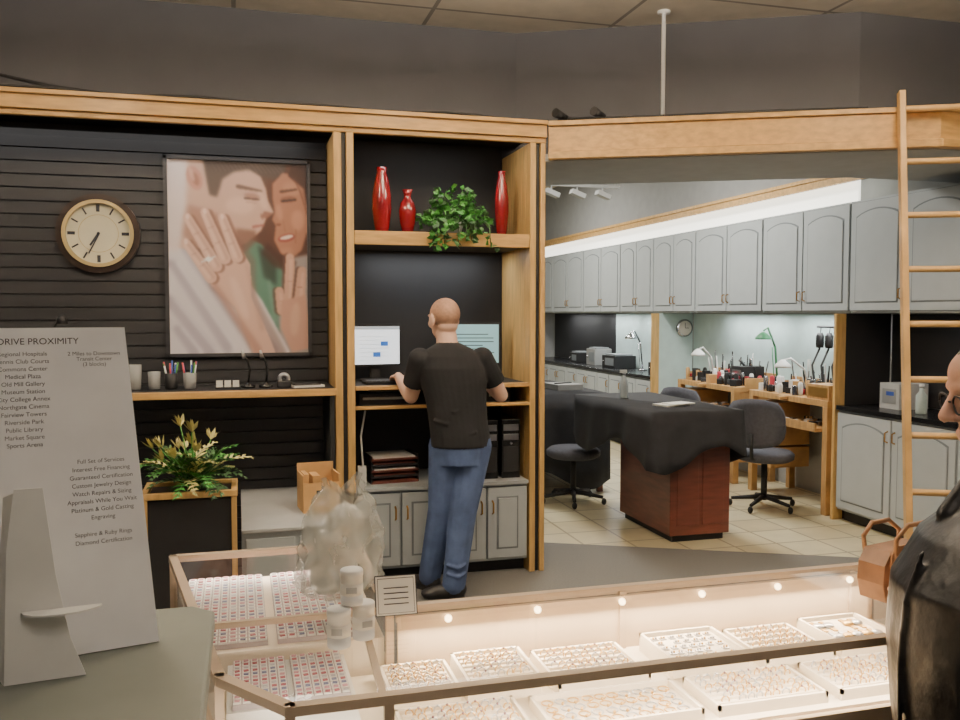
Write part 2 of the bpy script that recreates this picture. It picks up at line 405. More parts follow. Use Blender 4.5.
# things on the case
b=MB()
vs=[];fs=[];prof=[(.075,0),(.098,.02),(.1,.06),(.092,.11),(.085,.15),(.075,.185),(.06,.205),(.045,.218),(.05,.235)]
random.seed(3)
ph=[random.uniform(0,6) for _ in range(6)]
prof2=[]
for i in range(len(prof)-1):
    for q in range(4):
        t=q/4; prof2.append((prof[i][0]*(1-t)+prof[i+1][0]*t,prof[i][1]*(1-t)+prof[i+1][1]*t))
prof2.append(prof[-1]); n=72
for i,(r,z) in enumerate(prof2):
    for k in range(n):
        a=2*math.pi*k/n
        w=1+.10*math.sin(3*a+ph[0]+z*14)+.07*math.sin(7*a+ph[1]-z*40)+.05*math.sin(12*a+ph[2]+z*75)+.04*math.sin(5*a-z*110+ph[3])
        vs.append((.0+r*w*math.cos(a)*.95+ .09*z,r*w*math.sin(a)*.75,z+.02*math.sin(2*a+1)*(z/.2)))
m=len(prof2)
for i in range(m-1):
    for k in range(n): fs.append((i*n+k,i*n+(k+1)%n,(i+1)*n+(k+1)%n,(i+1)*n+k))
fs.append(tuple(range(n))[::-1])
b.add(vs,fs,0,True)
b.obox((.0,.0,.075),(.09,.06,.12),1,rz=.5,ry=.15); b.sphere((.02,-.01,.155),(.042,.036,.04),1,18,12); b.sphere((-.012,-.035,.12),(.03,.02,.026),1); b.obox((-.03,-.03,.05),(.05,.02,.08),2,rz=-.3)
b.make('plastic_bag',[bagm,paper,lgrey],loc=(.2,1.92,1.004),rz=.3)
def tin(x,y,z,r,h):
    b=MB(); b.lathe([(r*.96,0),(r,.003),(r,h*.2),(r*.99,h*.2),(r*.99,h-.012),(r*1.02,h-.012),(r*1.02,h-.002),(r*.95,h)],(0,0,0),0)
    b.lathe([(r*1.005,h*.3),(r*1.005,h*.62)],(0,0,0),1)
    b.box(-.01,-r*1.02,h*.38,.01,-r*.99,h*.55,2)
    b.make('candle_tin',[white,paper,lgrey],loc=(x,y,z),rz=random.uniform(-.3,.3))
tin(.172,1.60,1.002,.022,.072); tin(.222,1.63,1.002,.021,.07); tin(.198,1.614,1.0755,.021,.066)
b=MB(); b.obox((0,0,.045),(.085,.002,.08),1,rx=R(-18)); b.obox((0,-.0014,.045),(.081,.001,.076),0,rx=R(-18)); b.obox((0,-.002,.045),(.074,.001,.069),1,rx=R(-18)); b.obox((0,-.0027,.045),(.072,.001,.067),0,rx=R(-18))
for i in range(4): b.obox((0,-.004+.003*(i-1.5),.03+i*.01),(.05,.0008,.002),1,rx=R(-18))
b.obox((0,.025,.03),(.03,.002,.065),0,rx=R(25)); b.make('business_card_stand',[paper,ink],loc=(.3,1.72,1.004),rz=R(-2))
# handbag
b=MB()
prof=[(-.11,0),(.11,0),(.125,.05),(.12,.10),(.09,.135),(-.09,.135),(-.12,.10),(-.125,.05)]
b.prismY(prof,-.045,.045,0); b.prismY([(x*.8,z*.6+.07) for x,z in prof],-.052,-.045,1)
b.tube([(-.08,-.05,.11),(-.085,-.055,.17),(-.04,-.06,.205),(.04,-.06,.205),(.085,-.055,.17),(.08,-.05,.11)],.007,8,1)
b.tube([(-.08,.05,.11),(-.085,.055,.16),(-.04,.06,.19),(.04,.06,.19),(.085,.055,.16),(.08,.05,.11)],.007,8,1)
b.lathe([(.01,0),(.01,.004)],(0,-.056,.08),2,12)
o=b.make('handbag',[brownl,mat('tan_leather',(178,134,96),.45),brass],loc=(1.388,1.575,1.003),rz=R(14),bevel=.012); o.scale=(.72,.72,.8)

# ================= FOREGROUND COUNTER + SIGN =================
b=MB(); b.prism([(-1.8,.1),(-.09,.1),(-.06,.13),(-.05,1.66),(-.09,1.7),(-1.8,1.7)],1.035,1.07,0); b.prism([(-1.77,.13),(-.09,.13),(-.09,1.66),(-1.77,1.66)],0,1.035,1)
b.make('sales_counter',[ctop,lgrey],bevel=.006)
a=R(28)-R(15.5)
W,H=.50,.535
sb=MB(); sb.prismY([(-W,0),(0,0),(-.032,H),(-W,H)],0,.006,0)
sign=sb.make('tabletop_sign',[board],loc=(-.135,1.520,1.072))
sign.rotation_euler=(R(-12),0,a)
def text(s,x,z,size,par=sign,align='LEFT',y=-.0008,m=ink2):
    c=bpy.data.curves.new('lettering','FONT'); c.body=s; c.size=size; c.align_x=align; c.materials.append(m)
    o=bpy.data.objects.new('lettering',c); bpy.context.collection.objects.link(o); o.parent=par; o.location=(x,y,z); o.rotation_euler=(R(90),0,0); return o
text('CENTRAL DRIVE PROXIMITY',-.105,H-.028,.0150,align='RIGHT',m=ink)
lines=['Regional Hospitals','Tennis Club Courts','Commons Center','Medical Plaza','Old Mill Gallery','Museum Station','City College Annex','Northgate Cinema','Fairview Towers','Riverside Park','Public Library','Market Square','Sports Arena']
for i,l in enumerate(lines): text(l,-.19,H-.047-i*.0125,.0098,align='CENTER')
text('2 Miles to Downtown\nTransit Center\n(3 blocks)',-.082,H-.048,.0092,align='CENTER')
for i,l in enumerate(['Full Set of Services','Interest Free Financing','Guaranteed Certification','Custom Jewelry Design','Watch Repairs & Sizing','Appraisals While You Wait','Platinum & Gold Casting','Engraving','','Sapphire & Ruby Rings','Diamond Certification']):
    text(l,-.078,.305-i*.0133,.0096,align='CENTER')
b=MB()
b.prismY([(-.05,0),(.06,.0),(.04,.06),(.022,.16),(.008,.29),(-.03,.29),(-.042,.2)],0,.003,0)
b.add([(-.05,0,0),(-.042,0,.2),(-.03,0,.285),(-.05,.05,.27),(-.07,.055,.0)],[(0,1,2,3,4)],0)
pts=[(-.02+.055*math.cos(t),-.03-.03*math.sin(t)) for t in [math.pi*k/8 for k in range(9)]]
b.prism([(x+.05,y+.027) for x,y in pts],.105,.108,0)
e=b.make('cardboard_easel',[white],loc=(-.290,1.40,1.072),rz=a-.1)

# ================= POSTER =================
gx,gy=230,310
PX=165+147*(np.arange(gx)+.5)/gx; PY=154+202*(np.arange(gy)+.5)/gy
XX,YY=np.meshgrid(PX,PY)
img=np.zeros((gy,gx,3))+np.array([84,62,54.])
def blur(mk,it):
    for _ in range(it):
        p=np.pad(mk,1,mode='edge'); mk=(p[:-2,1:-1]+p[2:,1:-1]+p[1:-1,:-2]+p[1:-1,2:]+2*p[1:-1,1:-1])/6
    return mk
def paint(mk,col,it=4,op=1):
    global img
    mk=blur(mk.astype(float),int(it*(1.2 if it<7 else 2.2)))[...,None]*op; img=img*(1-mk)+np.array(col,float)*mk
def poly(pp):
    ins=np.zeros(XX.shape,bool); n=len(pp)
    for i in range(n):
        x0,y0=pp[i];x1,y1=pp[(i+1)%n]
        if y0==y1: continue
        c=((y0>YY)!=(y1>YY))&(XX<(x1-x0)*(YY-y0)/(y1-y0)+x0); ins^=c
    return ins
def ell(cx,cy,rx,ry,ang=0):
    a=R(ang); dx=XX-cx;dy=YY-cy; u=dx*math.cos(a)+dy*math.sin(a); v=-dx*math.sin(a)+dy*math.cos(a)
    return (u/rx)**2+(v/ry)**2<1
def cap(x0,y0,x1,y1,r0,r1):
    dx,dy=x1-x0,y1-y0; t=np.clip(((XX-x0)*dx+(YY-y0)*dy)/(dx*dx+dy*dy),0,1)
    return np.hypot(XX-x0-t*dx,YY-y0-t*dy)<r0+(r1-r0)*t
SK=(204,170,156)
paint(poly([(280,154),(313,154),(313,260),(270,262),(240,240),(262,190)]),(80,52,44),10)
paint(poly([(244,232),(262,240),(284,262),(292,300),(282,335),(264,322),(252,290),(242,255)]),(84,122,110),6)
paint(poly([(258,240),(278,258),(278,285),(264,275)]),(46,58,52),10,.85)
paint(cap(270,280,276,322,2,3),(116,150,138),8,.6)
paint(poly([(288,256),(313,250),(313,356),(282,356),(280,320)]),(160,152,154),8)
paint(poly([(165,232),(180,234),(205,258),(240,270),(262,300),(292,356),(165,356)]),(228,222,228),6)
for (x0,y0,x1,y1,r) in[(168,262,225,350,4),(180,246,240,330,2.5),(165,300,205,352,5),(240,300,275,352,2.5),(172,330,190,354,4),(200,272,250,350,1.5)]:
    paint(cap(x0,y0,x1,y1,r,r+1.5),(178,168,184),12,.8)
    paint(cap(x0+6,y0,x1+7,y1,1,1.5),(242,238,244),7,.6)
# man's head, turned down to her
paint(poly([(165,153),(215,153),(245,156),(262,168),(268,182),(270,194),(276,206),(268,212),(266,217),(262,226),(246,240),(228,244),(206,242),(188,248),(165,244)]),SK,5)
paint(poly([(165,153),(186,153),(184,200),(176,250),(165,250)]),(232,218,218),16,.95)
paint(poly([(186,200),(214,208),(236,226),(232,246),(196,248),(180,232)]),(150,110,96),16,.65)
paint(ell(240,200,15,9),(226,194,180),16,.75); paint(ell(264,194,4,10,-24),(228,198,184),7,.6)
paint(ell(193,173,8,13,-18),(188,140,126),5); paint(ell(194,174,3.5,7,-18),(132,86,74),5,.75); paint(ell(190,169,2,8,-18),(214,174,158),4,.7)
paint(poly([(202,153),(290,153),(288,166),(276,172),(262,168),(250,162),(234,165),(222,173),(216,192),(208,190),(204,168)]),(78,66,62),7)
for k in range(16): paint(cap(210+k*4.6,155,216+k*4.8,165,.5,.4),(120,106,98),2,.5)
paint(cap(238,180,263,184,2.2,1.0),(74,54,48),4,.8); paint(ell(253,190,9,3.4,8),(150,108,96),7,.7); paint(cap(245,192,260,193,1.0,.8),(62,42,38),3,.85); paint(cap(247,196,257,197,.7,.6),(160,120,106),3,.5)
paint(poly([(266,205),(275,207),(268,213),(261,212)]),(124,80,70),4,.75); paint(cap(262,208,264,214,.8,.8),(150,104,90),3,.7)
paint(cap(254,222,265,220,1.6,1.0),(156,92,86),3,.8)
paint(poly([(236,224),(256,226),(258,236),(246,248),(230,250)]),(104,72,62),9,.75)
# woman
paint(poly([(275,176),(286,164),(303,166),(312,182),(312,226),(306,246),(294,256),(283,250),(276,236),(278,220),(274,214),(277,206),(275,192)]),(166,118,98),5)
paint(ell(297,180,11,7),(186,140,118),11,.7); paint(ell(302,214,7,11),(194,144,122),10,.8); paint(ell(282,206,3,9,-8),(196,148,126),7,.65); paint(ell(290,247,7,4),(186,138,116),7,.5)
paint(poly([(296,154),(313,154),(313,206),(309,180),(292,167)]),(56,34,30),6)
for k in range(7): paint(cap(290+k*3,156,306+k*1.5,185+k*6,.5,.5),(104,66,52),3,.5)
paint(cap(284,184,301,181,1.6,1.0),(64,40,34),3,.85); paint(ell(292,192,9,3.2,-6),(110,72,62),6,.7); paint(cap(285,194,300,192,1.1,.8),(36,22,22),3,.9)
paint(ell(281,219,2.6,1.3),(104,62,52),3,.8); paint(cap(286,214,288,226,.6,.8),(140,96,80),4,.5)
paint(ell(289.5,233,9.5,4.2,-14),(142,70,66),3,.95); paint(ell(289.5,232.4,7.4,2.1,-14),(232,222,216),2,.95); paint(cap(300,224,299,238,.7,.7),(132,88,72),4,.6)
paint(poly([(268,238),(284,252),(300,258),(296,270),(276,264),(262,250)]),(62,40,36),8,.85)
# her hand
H1=(216,180,166)
paint(poly([(196,252),(238,234),(256,258),(256,296),(280,340),(288,356),(250,356),(236,312),(208,288)]),(112,84,78),12,.55)
paint(poly([(200,250),(234,234),(250,262),(251,298),(270,340),(276,356),(252,356),(233,308),(208,284)]),H1,3)
paint(cap(212,284,256,352,3,5),(172,132,118),11,.8); paint(cap(246,262,262,330,1.5,3),(186,146,132),10,.6)
for f in[(208,276,183,240,6.3,4.4),(214,264,185,214,6.3,4.4),(223,256,203,208,6.3,4.5),(236,254,221,213,6.3,4.5)]:
    paint(cap(f[0]+3,f[1]+1,f[2]+4,f[3]+1,f[4],f[5]),(124,86,76),4,.8); paint(cap(*f),H1,2)
    paint(cap(f[0]+2.5,f[1],f[2]+2.2,f[3]+2,1.6,1.2),(188,148,134),5,.6)
    paint(cap(f[0]-1.5,f[1],f[2]-1,f[3]+3,f[4]*.3,f[5]*.3),(236,208,196),5,.7)
    for q in(.35,.68):
        mx_=f[0]*(1-q)+f[2]*q; my_=f[1]*(1-q)+f[3]*q; paint(cap(mx_-2.6,my_+1,mx_+2.6,my_-1,.4,.4),(172,128,114),1,.7); paint(cap(mx_-2.2,my_+2.4,mx_+2.2,my_+.6,.3,.3),(180,138,124),1,.5)
    paint(ell(f[2],f[3]-.8,2.0,2.9),(240,218,212),1,.85)
paint(ell(238,298,5,24,-20),(234,204,192),12,.65)
paint(ell(206,257,3.2,2.6),(255,255,255),1); paint(cap(199,260,213,254,.7,.7),(230,230,236),1); paint(cap(206,252,206,262,.4,.4),(255,255,255),1,.8); paint(cap(201,257,211,257,.4,.4),(255,255,255),1,.8)
for f in[(292,300,293,254,6.3,4.6),(303,300,306,268,6,4.8),(284,310,281,290,6,4.6)]:
    paint(cap(f[0]-3,f[1],f[2]-3,f[3],f[4],f[5]),(94,66,60),4,.8); paint(cap(*f),(202,162,146),2); paint(cap(f[0]+1,f[1],f[2]+1,f[3]+3,2,1.6),(222,186,172),5,.65); paint(cap(f[0]-2,f[1]*.55+f[3]*.45,f[0]+3,f[1]*.55+f[3]*.45,.4,.4),(160,116,102),1,.7)
paint(poly([(283,300),(310,294),(313,330),(313,352),(294,356),(282,330)]),(196,154,138),5); paint(ell(298,320,5,18,5),(216,180,164),9,.6)
img=np.stack([blur(img[...,k],1) for k in range(3)],-1)
b=MB(); PW,PH=.80,1.14
x0,z0=-PW/2,0
vs=[(x0+PW*i/gx,-.012,.02+PH*(1-j/gy)) for j in range(gy+1) for i in range(gx+1)]
fs=[(j*(gx+1)+i,(j+1)*(gx+1)+i,(j+1)*(gx+1)+i+1,j*(gx+1)+i+1) for j in range(gy) for i in range(gx)]
pm=bpy.data.materials.new('poster_print'); pm.use_nodes=True; nt=pm.node_tree; at=nt.nodes.new('ShaderNodeAttribute'); at.attribute_name='Col'
nt.links.new(at.outputs['Color'],nt.nodes['Principled BSDF'].inputs['Base Color']); nt.nodes['Principled BSDF'].inputs['Roughness'].default_value=.35
b.add(vs,fs,0); nface=len(fs)
b.box(-PW/2,-.011,.02,PW/2,0,.02+PH,1)
for q in((-PW/2-.022,-PW/2),(PW/2,PW/2+.022)): b.box(q[0],-.025,0,q[1],0,PH+.04,1)
for q in((0,.02),(PH+.02,PH+.04)): b.box(-PW/2-.022,-.025,q[0],PW/2+.022,0,q[1],1)
po=b.make('couple_poster',[pm,mat('poster_frame',(60,60,64),.3)],loc=(.012,5.445,1.36),recalc=False)
me=po.data; ca=me.color_attributes.new('Col','FLOAT_COLOR','POINT')
big=np.pad(img,((0,1),(0,1),(0,0)),mode='edge'); big[1:-1,1:-1]=(img[:-1,:-1]+img[1:,:-1]+img[:-1,1:]+img[1:,1:])/4
im=big.reshape(-1,3)/255; im=np.where(im<=.04045,im/12.92,((im+.055)/1.055)**2.4)
cl=np.ones((len(me.vertices),4)); cl[:len(im),:3]=im; ca.data.foreach_set('color',cl.ravel())

# ================= CLOCK =================
b=MB()
def ringY(c,R0,R1,y0,y1,mi,n=48):
    vs=[];fs=[]
    for k in range(n):
        t=2*math.pi*k/n
        for (r,y) in((R0,y0),(R1,y0),(R1,y1),(R0,y1)): vs.append((c[0]+r*math.cos(t),y,c[1]+r*math.sin(t)))
    for k in range(n):
        for j in range(4): fs.append((k*4+j,k*4+(j+1)%4,((k+1)%n)*4+(j+1)%4,((k+1)%n)*4+j))
    b.add(vs,fs,mi,False)
ringY((0,.22),.190,.225,-.035,0,0); ringY((0,.22),.172,.192,-.045,0,1); ringY((0,.22),.0,.174,-.02,0,2); ringY((0,.22),.105,.108,-.0215,-.02,1)
for h in range(12):
    t=R(30*h); x=.144*math.sin(t); z=.22+.144*math.cos(t)
    b.obox((x,-.022,z),(.009 if h%3 else .018,.002,.040),3,ry=t)
b.obox((-.022,-.025,.187),(.011,.002,.085),3,ry=R(213)); b.obox((-.025,-.028,.16),(.007,.002,.125),3,ry=R(207)); b.sphere((0,-.026,.22),.009,3,8,6)
b.make('wall_clock',[mat('clock_rim',(52,40,34),.3),mat('clock_gold',(196,174,124),.4,.3),mat('clock_dial',(218,212,186),.5),ink],loc=(-.765,5.448,1.855))

# ================= COUNTER ITEMS LEFT =================
def cup(x,y,z,r,h,m,pens=0,nm='pen_cup'):
    b=MB(); b.lathe([(r*.8,0),(r*.9,.003),(r,h),(r*.92,h),(r*.82,.006)],(0,0,0),0,20)
    for i in range(pens):
        a=random.uniform(0,6.3); c=[2,3,4,1][i%4]
        b.tube([(r*.4*math.cos(a),r*.4*math.sin(a),.01),(r*1.1*math.cos(a),r*1.1*math.sin(a),h+random.uniform(.03,.07))],.005,6,c)
    b.make(nm,[m,white,blue,redp,green],loc=(x,y,z))
zt=1.1905
cup(-.57,5.2,zt,.045,.14,mgrey,0,'metal_tin'); cup(-.46,5.2,zt,.034,.10,mgrey,0,'metal_tin'); cup(-.37,5.2,zt,.036,.09,blk,8); cup(-.27,5.2,zt,.036,.09,mgrey,9)
b=MB(); b.box(-.07,-.03,0,.07,.03,.01,1)
for i in range(3): b.box(-.065+i*.045,-.02,.01,-.03+i*.045,.02,.045,0)
b.make('business_card_holder',[paper,blk],loc=(-.06,5.15,zt))
for x in(.05,.15):
    b=MB(); b.lathe([(.04,0),(.04,.012),(.012,.02),(.01,.03)],(0,0,0),0); b.tube([(0,0,.02),(.01,0,.1),(.0,.01,.15),(-.02,.0,.19)],.006,8,0); b.tube([(-.02,0,.17),(-.03,-.01,.215)],[.012,.006],8,1)
    b.make('pen_stand',[blackgloss,silver],loc=(x,5.18,zt))
b=MB(); b.box(-.04,-.03,0,.04,.03,.04,0); b.torus((0,0,.05),.025,.012,1,'Y',16,8); b.make('tape_dispenser',[blk,silver],loc=(.25,5.15,zt),bevel=.006)
b=MB(); b.box(-.09,-.06,0,.09,.06,.012,0); b.box(-.08,-.05,.012,.07,.05,.02,1); b.make('notepad',[paper,blk],loc=(.38,5.16,zt),rz=.2)
b=MB(); b.tube([(0,0,.012),(0,0,.25),(.02,-.02,.36),(.06,-.05,.40)],.006,8,0); b.lathe([(.05,0),(.05,.01),(.02,.014)],(0,0,0),0); b.lathe([(.03,0),(.02,.04),(.008,.05)],(.06,-.05,.37),0)
b.make('desk_lamp',[blk],loc=(-.98,5.2,zt))

# planter box + plant
b=MB(); b.box(-.20,-.14,.03,.20,.14,.73,1)
for x in(-.215,.19): 
    for y in(-.155,.13): b.box(x,y,0,x+.025,y+.025,.765,0)
b.box(-.22,-.16,.74,.22,-.13,.77,0); b.box(-.22,.13,.74,.22,.16,.77,0); b.box(-.22,-.13,.74,-.19,.13,.77,0); b.box(.19,-.13,.74,.22,.13,.77,0); b.box(-.215,-.15,.02,.215,-.14,.05,0)
b.box(-.19,-.13,.73,.19,.13,.75,2)
b.make('planter_box',[woodx,blk,mat('soil',(40,30,24),.9)],loc=(-.235,4.47,0),bevel=.003)
b=MB(); random.seed(5)
def frond(L,az,el,mi,w):
    n=9; pts=[]; p=Vector((random.uniform(-.05,.05),random.uniform(-.03,.03),0)); e=el
    for i in range(n+1):
        pts.append(p.copy()); p=p+Vector((math.cos(az)*math.cos(e),math.sin(az)*math.cos(e),math.sin(e)))*(L/n); e-=.15
    b.tube(pts,.0022,5,mi)
    for i in range(2,n+1):
        q=pts[i]; dd=(pts[i]-pts[i-1]).normalized(); sd=dd.cross(Vector((0,0,1))).normalized(); ll=w*(1.25-i/n)
        for sg in(-1,1):
            t=q+sd*sg*ll+dd*ll*.8+Vector((0,0,random.uniform(-.01,.012))); nn=dd*.007
            mid=(q+t)/2+Vector((0,0,.006)); b.add([q-nn,mid-nn*1.4,t,mid+nn*1.4,q+nn],[(0,1,2,3,4)],mi)
for i in range(58):
    frond(random.uniform(.18,.32),random.uniform(0,6.28),random.uniform(.5,1.5),random.choice([0,0,1,2]),random.uniform(.05,.08))
for i in range(13):
    az=random.uniform(0,6.28); el=random.uniform(.6,1.4); L=random.uniform(.2,.30); tip=Vector((math.cos(az)*math.cos(el),math.sin(az)*math.cos(el),math.sin(el)))*L
    b.tube([(0,0,0),tip*.5,tip],.003,5,1)
    for k in range(8):
        dv=(tip.normalized()+Vector((random.uniform(-.6,.6),random.uniform(-.6,.6),random.uniform(-.2,.4)))).normalized()*.07; sd=dv.cross(Vector((.3,.2,1))).normalized()*.012
        b.add([tip,tip+dv*.5+sd,tip+dv,tip+dv*.5-sd],[(0,1,2,3)],2)
b.lathe([(.03,-.02),(.035,.02)],(0,0,0),1,10)
b.make('potted_plant',[green2,green,yleaf],loc=(-.22,4.47,.775),recalc=False)
b=MB(); b.box(-.1,-.1,0,.1,.1,.01); b.box(-.1,-.1,.01,.1,-.092,.16); b.box(-.1,.092,.01,.1,.1,.24)
for x in(-.1,.092): b.box(x,-.092,.01,x+.008,.092,.2)
b.box(-.03,-.103,.10,.03,-.1,.12,1)
b.box(-.085,-.05,.012,-.06,.08,.2,0); b.box(-.04,-.05,.012,.0,.08,.19,0)
b.make('cardboard_organizer',[card,blk,paper],loc=(.41,4.78,.552),rz=.1)

# ================= BAY ITEMS =================
def vase(x,prof): 
    b=MB(); b.lathe(prof,(0,0,0),0,28); b.make('red_vase',[redv],loc=(x,5.36,2.1005))
tall=[(.035,0),(.04,.01),(.05,.06),(.062,.16),(.06,.24),(.045,.33),(.03,.38),(.034,.41),(.028,.41)]
vase(.86,[(r,z) for r,z in tall]); vase(1.02,[(.03,0),(.032,.01),(.05,.08),(.056,.15),(.045,.2),(.024,.225),(.022,.25),(.035,.28),(.03,.28)]); vase(1.63,[(r*.75,z*1.02) for r,z in tall])
b=MB(); random.seed(11)
b.lathe([(.05,0),(.075,.09),(.07,.09)],(0,0,0),2,20)
def leaf(p,s,mi):
    az=random.uniform(0,6.28); a=Vector((math.cos(az),math.sin(az),random.uniform(-.8,.5))).normalized(); c=a.orthogonal().normalized(); 
    c=(Matrix.Rotation(random.uniform(0,6),3,a)@c); nn=a.cross(c)
    p=Vector(p); b.add([p,p+a*s*.4+c*s*.45+nn*s*.1,p+a*s,p+a*s*.4-c*s*.45+nn*s*.1,p+a*s*.45],[(0,1,4),(1,2,4),(2,3,4),(3,0,4)],mi)
for i in range(600):
    t=random.uniform(0,6.28); rr=random.uniform(.2,1)**.6
    leaf((.22*rr*math.cos(t),-.06+.13*rr*math.sin(t),.07+.32*random.random()*(1.15-rr)),random.uniform(.03,.055),random.choice([0,0,1]))
for s in range(12):
    x=random.uniform(-.21,.20); L=random.uniform(.06,.24); 
    pts=[(x*.5,-.05,.1),(x*.9,-.2,.09),(x,-.305,.05),(x*1.05,-.315,.1-L)]
    b.tube(pts,.003,5,1)
    for k in range(12):
        q=Vector(pts[2]).lerp(Vector(pts[3]),k/11) if k>3 else Vector(pts[1]).lerp(Vector(pts[2]),k/3); leaf(q+Vector((random.uniform(-.02,.02),random.uniform(-.02,.0),0)),random.uniform(.03,.055),random.choice([0,1]))
b.make('ivy_plant',[green,green2,white],loc=(1.31,5.38,2.1005),recalc=False)
def monitor(x,y,z,rz,m,w=.44,h=.28,nm='computer_monitor'):
    b=MB(); b.box(-w/2,0,.09,w/2,.03,.09+h,0); b.box(-w/2+.015,-.002,.105,w/2-.015,0,.075+h,1)
    b.box(-.03,.02,.01,.03,.045,.16,0); b.lathe([(.1,0),(.1,.008),(.03,.014)],(0,.03,0),0)
    if m is screen:
        b.box(-w/2+.015,-.003,.055+h,w/2-.015,-.002,.075+h,3)
        for i in range(7): b.box(-w/2+.06,-.003,.13+i*.025,random.uniform(0,.12),-.002,.133+i*.025,3)
        for i in range(2): b.box(-.02+.05*i,-.003,.15+i*.07,.03+.05*i,-.002,.18+i*.07,2)
    else:
        for i in range(8): b.box(-w/2+.04,-.003,.12+i*.024,random.uniform(.05,.18),-.002,.125+i*.024,0)
    b.make(nm,[blk,m,sblue,mat('screen_grey',(170,180,190),.4,emis=(170,180,190),es=.7)],loc=(x,y,z),rz=rz,bevel=.003)
monitor(.84,5.5,1.1905,R(8),screen,.34,.27); monitor(1.46,5.5,1.1905,R(-14),screen2,.40,.28)
b=MB(); b.box(-.2,-.07,0,.2,.07,.015,0)
for r in range(5):
    for c in range(14): b.box(-.19+c*.0272,-.062+r*.025,.015,-.168+c*.0272,-.042+r*.025,.021,1)
b.make('keyboard',[blk,mat('key_grey',(70,70,74),.5)],loc=(.93,5.28,1.1905),rz=R(4))
b=MB(); b.box(-.17,-.14,0,.17,.14,.07,0); b.box(-.15,-.145,.03,.15,-.14,.045,1); b.box(-.1,-.1,.07,.08,.1,.078,1); b.make('printer',[blk,lgrey],loc=(.86,5.32,1.0705),bevel=.006)
b=MB(); b.box(-.09,-.12,0,.09,.12,.08,0); b.box(-.05,-.122,.03,.05,-.12,.05,1);b.make('label_printer',[blk,lgrey],loc=(1.55,5.32,1.0705),bevel=.008)
for x in(1.50,1.645):
    b=MB(); b.box(-.06,-.18,0,.06,.2,.37,0); b.box(-.05,-.184,.30,.05,-.18,.34,1); b.box(-.05,-.184,.24,.05,-.18,.28,1); b.box(-.05,-.183,.04,.05,-.18,.2,2); b.sphere((0,-.183,.22),.008,1,8,6)
    b.make('computer_tower',[blackgloss,mat('bezel_grey',(90,90,96),.4),blk],loc=(x,5.38,.581),bevel=.005)
b=MB()
for i in range(5):
    z=i*.035; b.box(-.15,-.13,z,.15,.13,z+.012,0 if i%2 else 1); b.box(-.15,-.13,z,-.143,.13,z+.03,0); b.box(.143,-.13,z,.15,.13,z+.03,0); b.box(-.13,-.122,z+.012,.13,.12,z+.02,2 if i in(2,4) else 1)
b.make('paper_tray',[blk,redwood,paper],loc=(.90,5.36,.581),rz=.1)
b=MB(); b.tube([(0,0,0),(.01,-.01,.12),(0,0,.3),(.03,.02,.45)],.006,8,0); b.box(-.02,-.015,.0,.03,.01,.12,0); b.make('power_cord',[white],loc=(.70,5.2,.582))

# ================= WORKROOM FURNITURE =================
def draped(name,x0,y0,x1,y1,z,drop,seed):
    random.seed(seed); b=MB(); per=[]
    nx=36;ny=50
    for i in range(nx): per.append((x0+(x1-x0)*i/nx,y0,0,-1))
    for i in range(ny): per.append((x1,y0+(y1-y0)*i/ny,1,0))
    for i in range(nx): per.append((x1-(x1-x0)*i/nx,y1,0,1))
    for i in range(ny): per.append((x0,y1-(y1-y0)*i/ny,-1,0))
    n=len(per); vs=[];fs=[]
    L=5
    for l in range(L+1):
        t=l/L
        for k,(x,y,nx_,ny_) in enumerate(per):
            f=math.sin(k*.55+seed)*.5+math.sin(k*.23+2)*.5
            dr=drop+.09*math.sin(k*2*math.pi/n*4+seed)
            off=.008+t*(.03+.025*f)
            vs.append((x+nx_*off,y+ny_*off,z+.006-dr*t-(0 if l else 0)))
    for l in range(L):
        for k in range(n): fs.append((l*n+k,l*n+(k+1)%n,(l+1)*n+(k+1)%n,(l+1)*n+k))
    fs.append(tuple(range(n)))
    b.add(vs,fs,0,True); o=b.make(name,[cloth],recalc=True)
    s=o.modifiers.new('s','SOLIDIFY'); s.thickness=.003; s.offset=1
b=MB(); b.box(2.9,5.47,.05,3.37,6.3,.90,0); b.box(2.93,5.5,0,3.34,6.27,.05,1); b.box(2.72,5.37,.90,3.4,6.8,.93,0); b.box(3.32,6.7,0,3.37,6.75,.9,0)
b.box(2.95,5.462,.12,3.12,5.47,.82,0);b.box(3.15,5.462,.12,3.32,5.47,.82,0)
b.make('work_table',[redwood,blk],bevel=.004); draped('black_tablecloth',2.72,5.37,3.4,6.8,.933,.33,1)
b=MB(); b.box(2.42,7.2,.86,3.2,8.8,.89,0)
for x in(2.46,3.12):
    for y in(7.25,8.7): b.box(x,y,0,x+.05,y+.05,.86,0)
b.make('work_table',[redwood],bevel=.004); draped('black_tablecloth',2.42,7.2,3.2,8.8,.893,.76,4)
b=MB(); b.box(-.11,-.08,0,.11,.08,.012,0); b.box(-.06,-.1,.012,.14,.04,.02,0); b.make('paper_stack',[paper],loc=(3.05,5.75,.944),rz=.3)
b=MB(); b.lathe([(.03,0),(.034,.01),(.034,.13),(.015,.17),(.012,.19),(.014,.19),(.014,.205)],(0,0,0),0,16); b.box(-.035,-.01,.2,.02,.01,.225,1); b.make('spray_bottle',[mat('clear_plastic',(190,200,205),.2),white],loc=(2.95,6.35,.944))
b=MB(); b.box(-.13,-.16,0,.13,.16,.05,0); b.obox((0,0,.055),(.22,.03,.01),1,rz=.4); b.make('document_box',[mgrey,blk],loc=(2.95,7.7,.905),rz=.1)

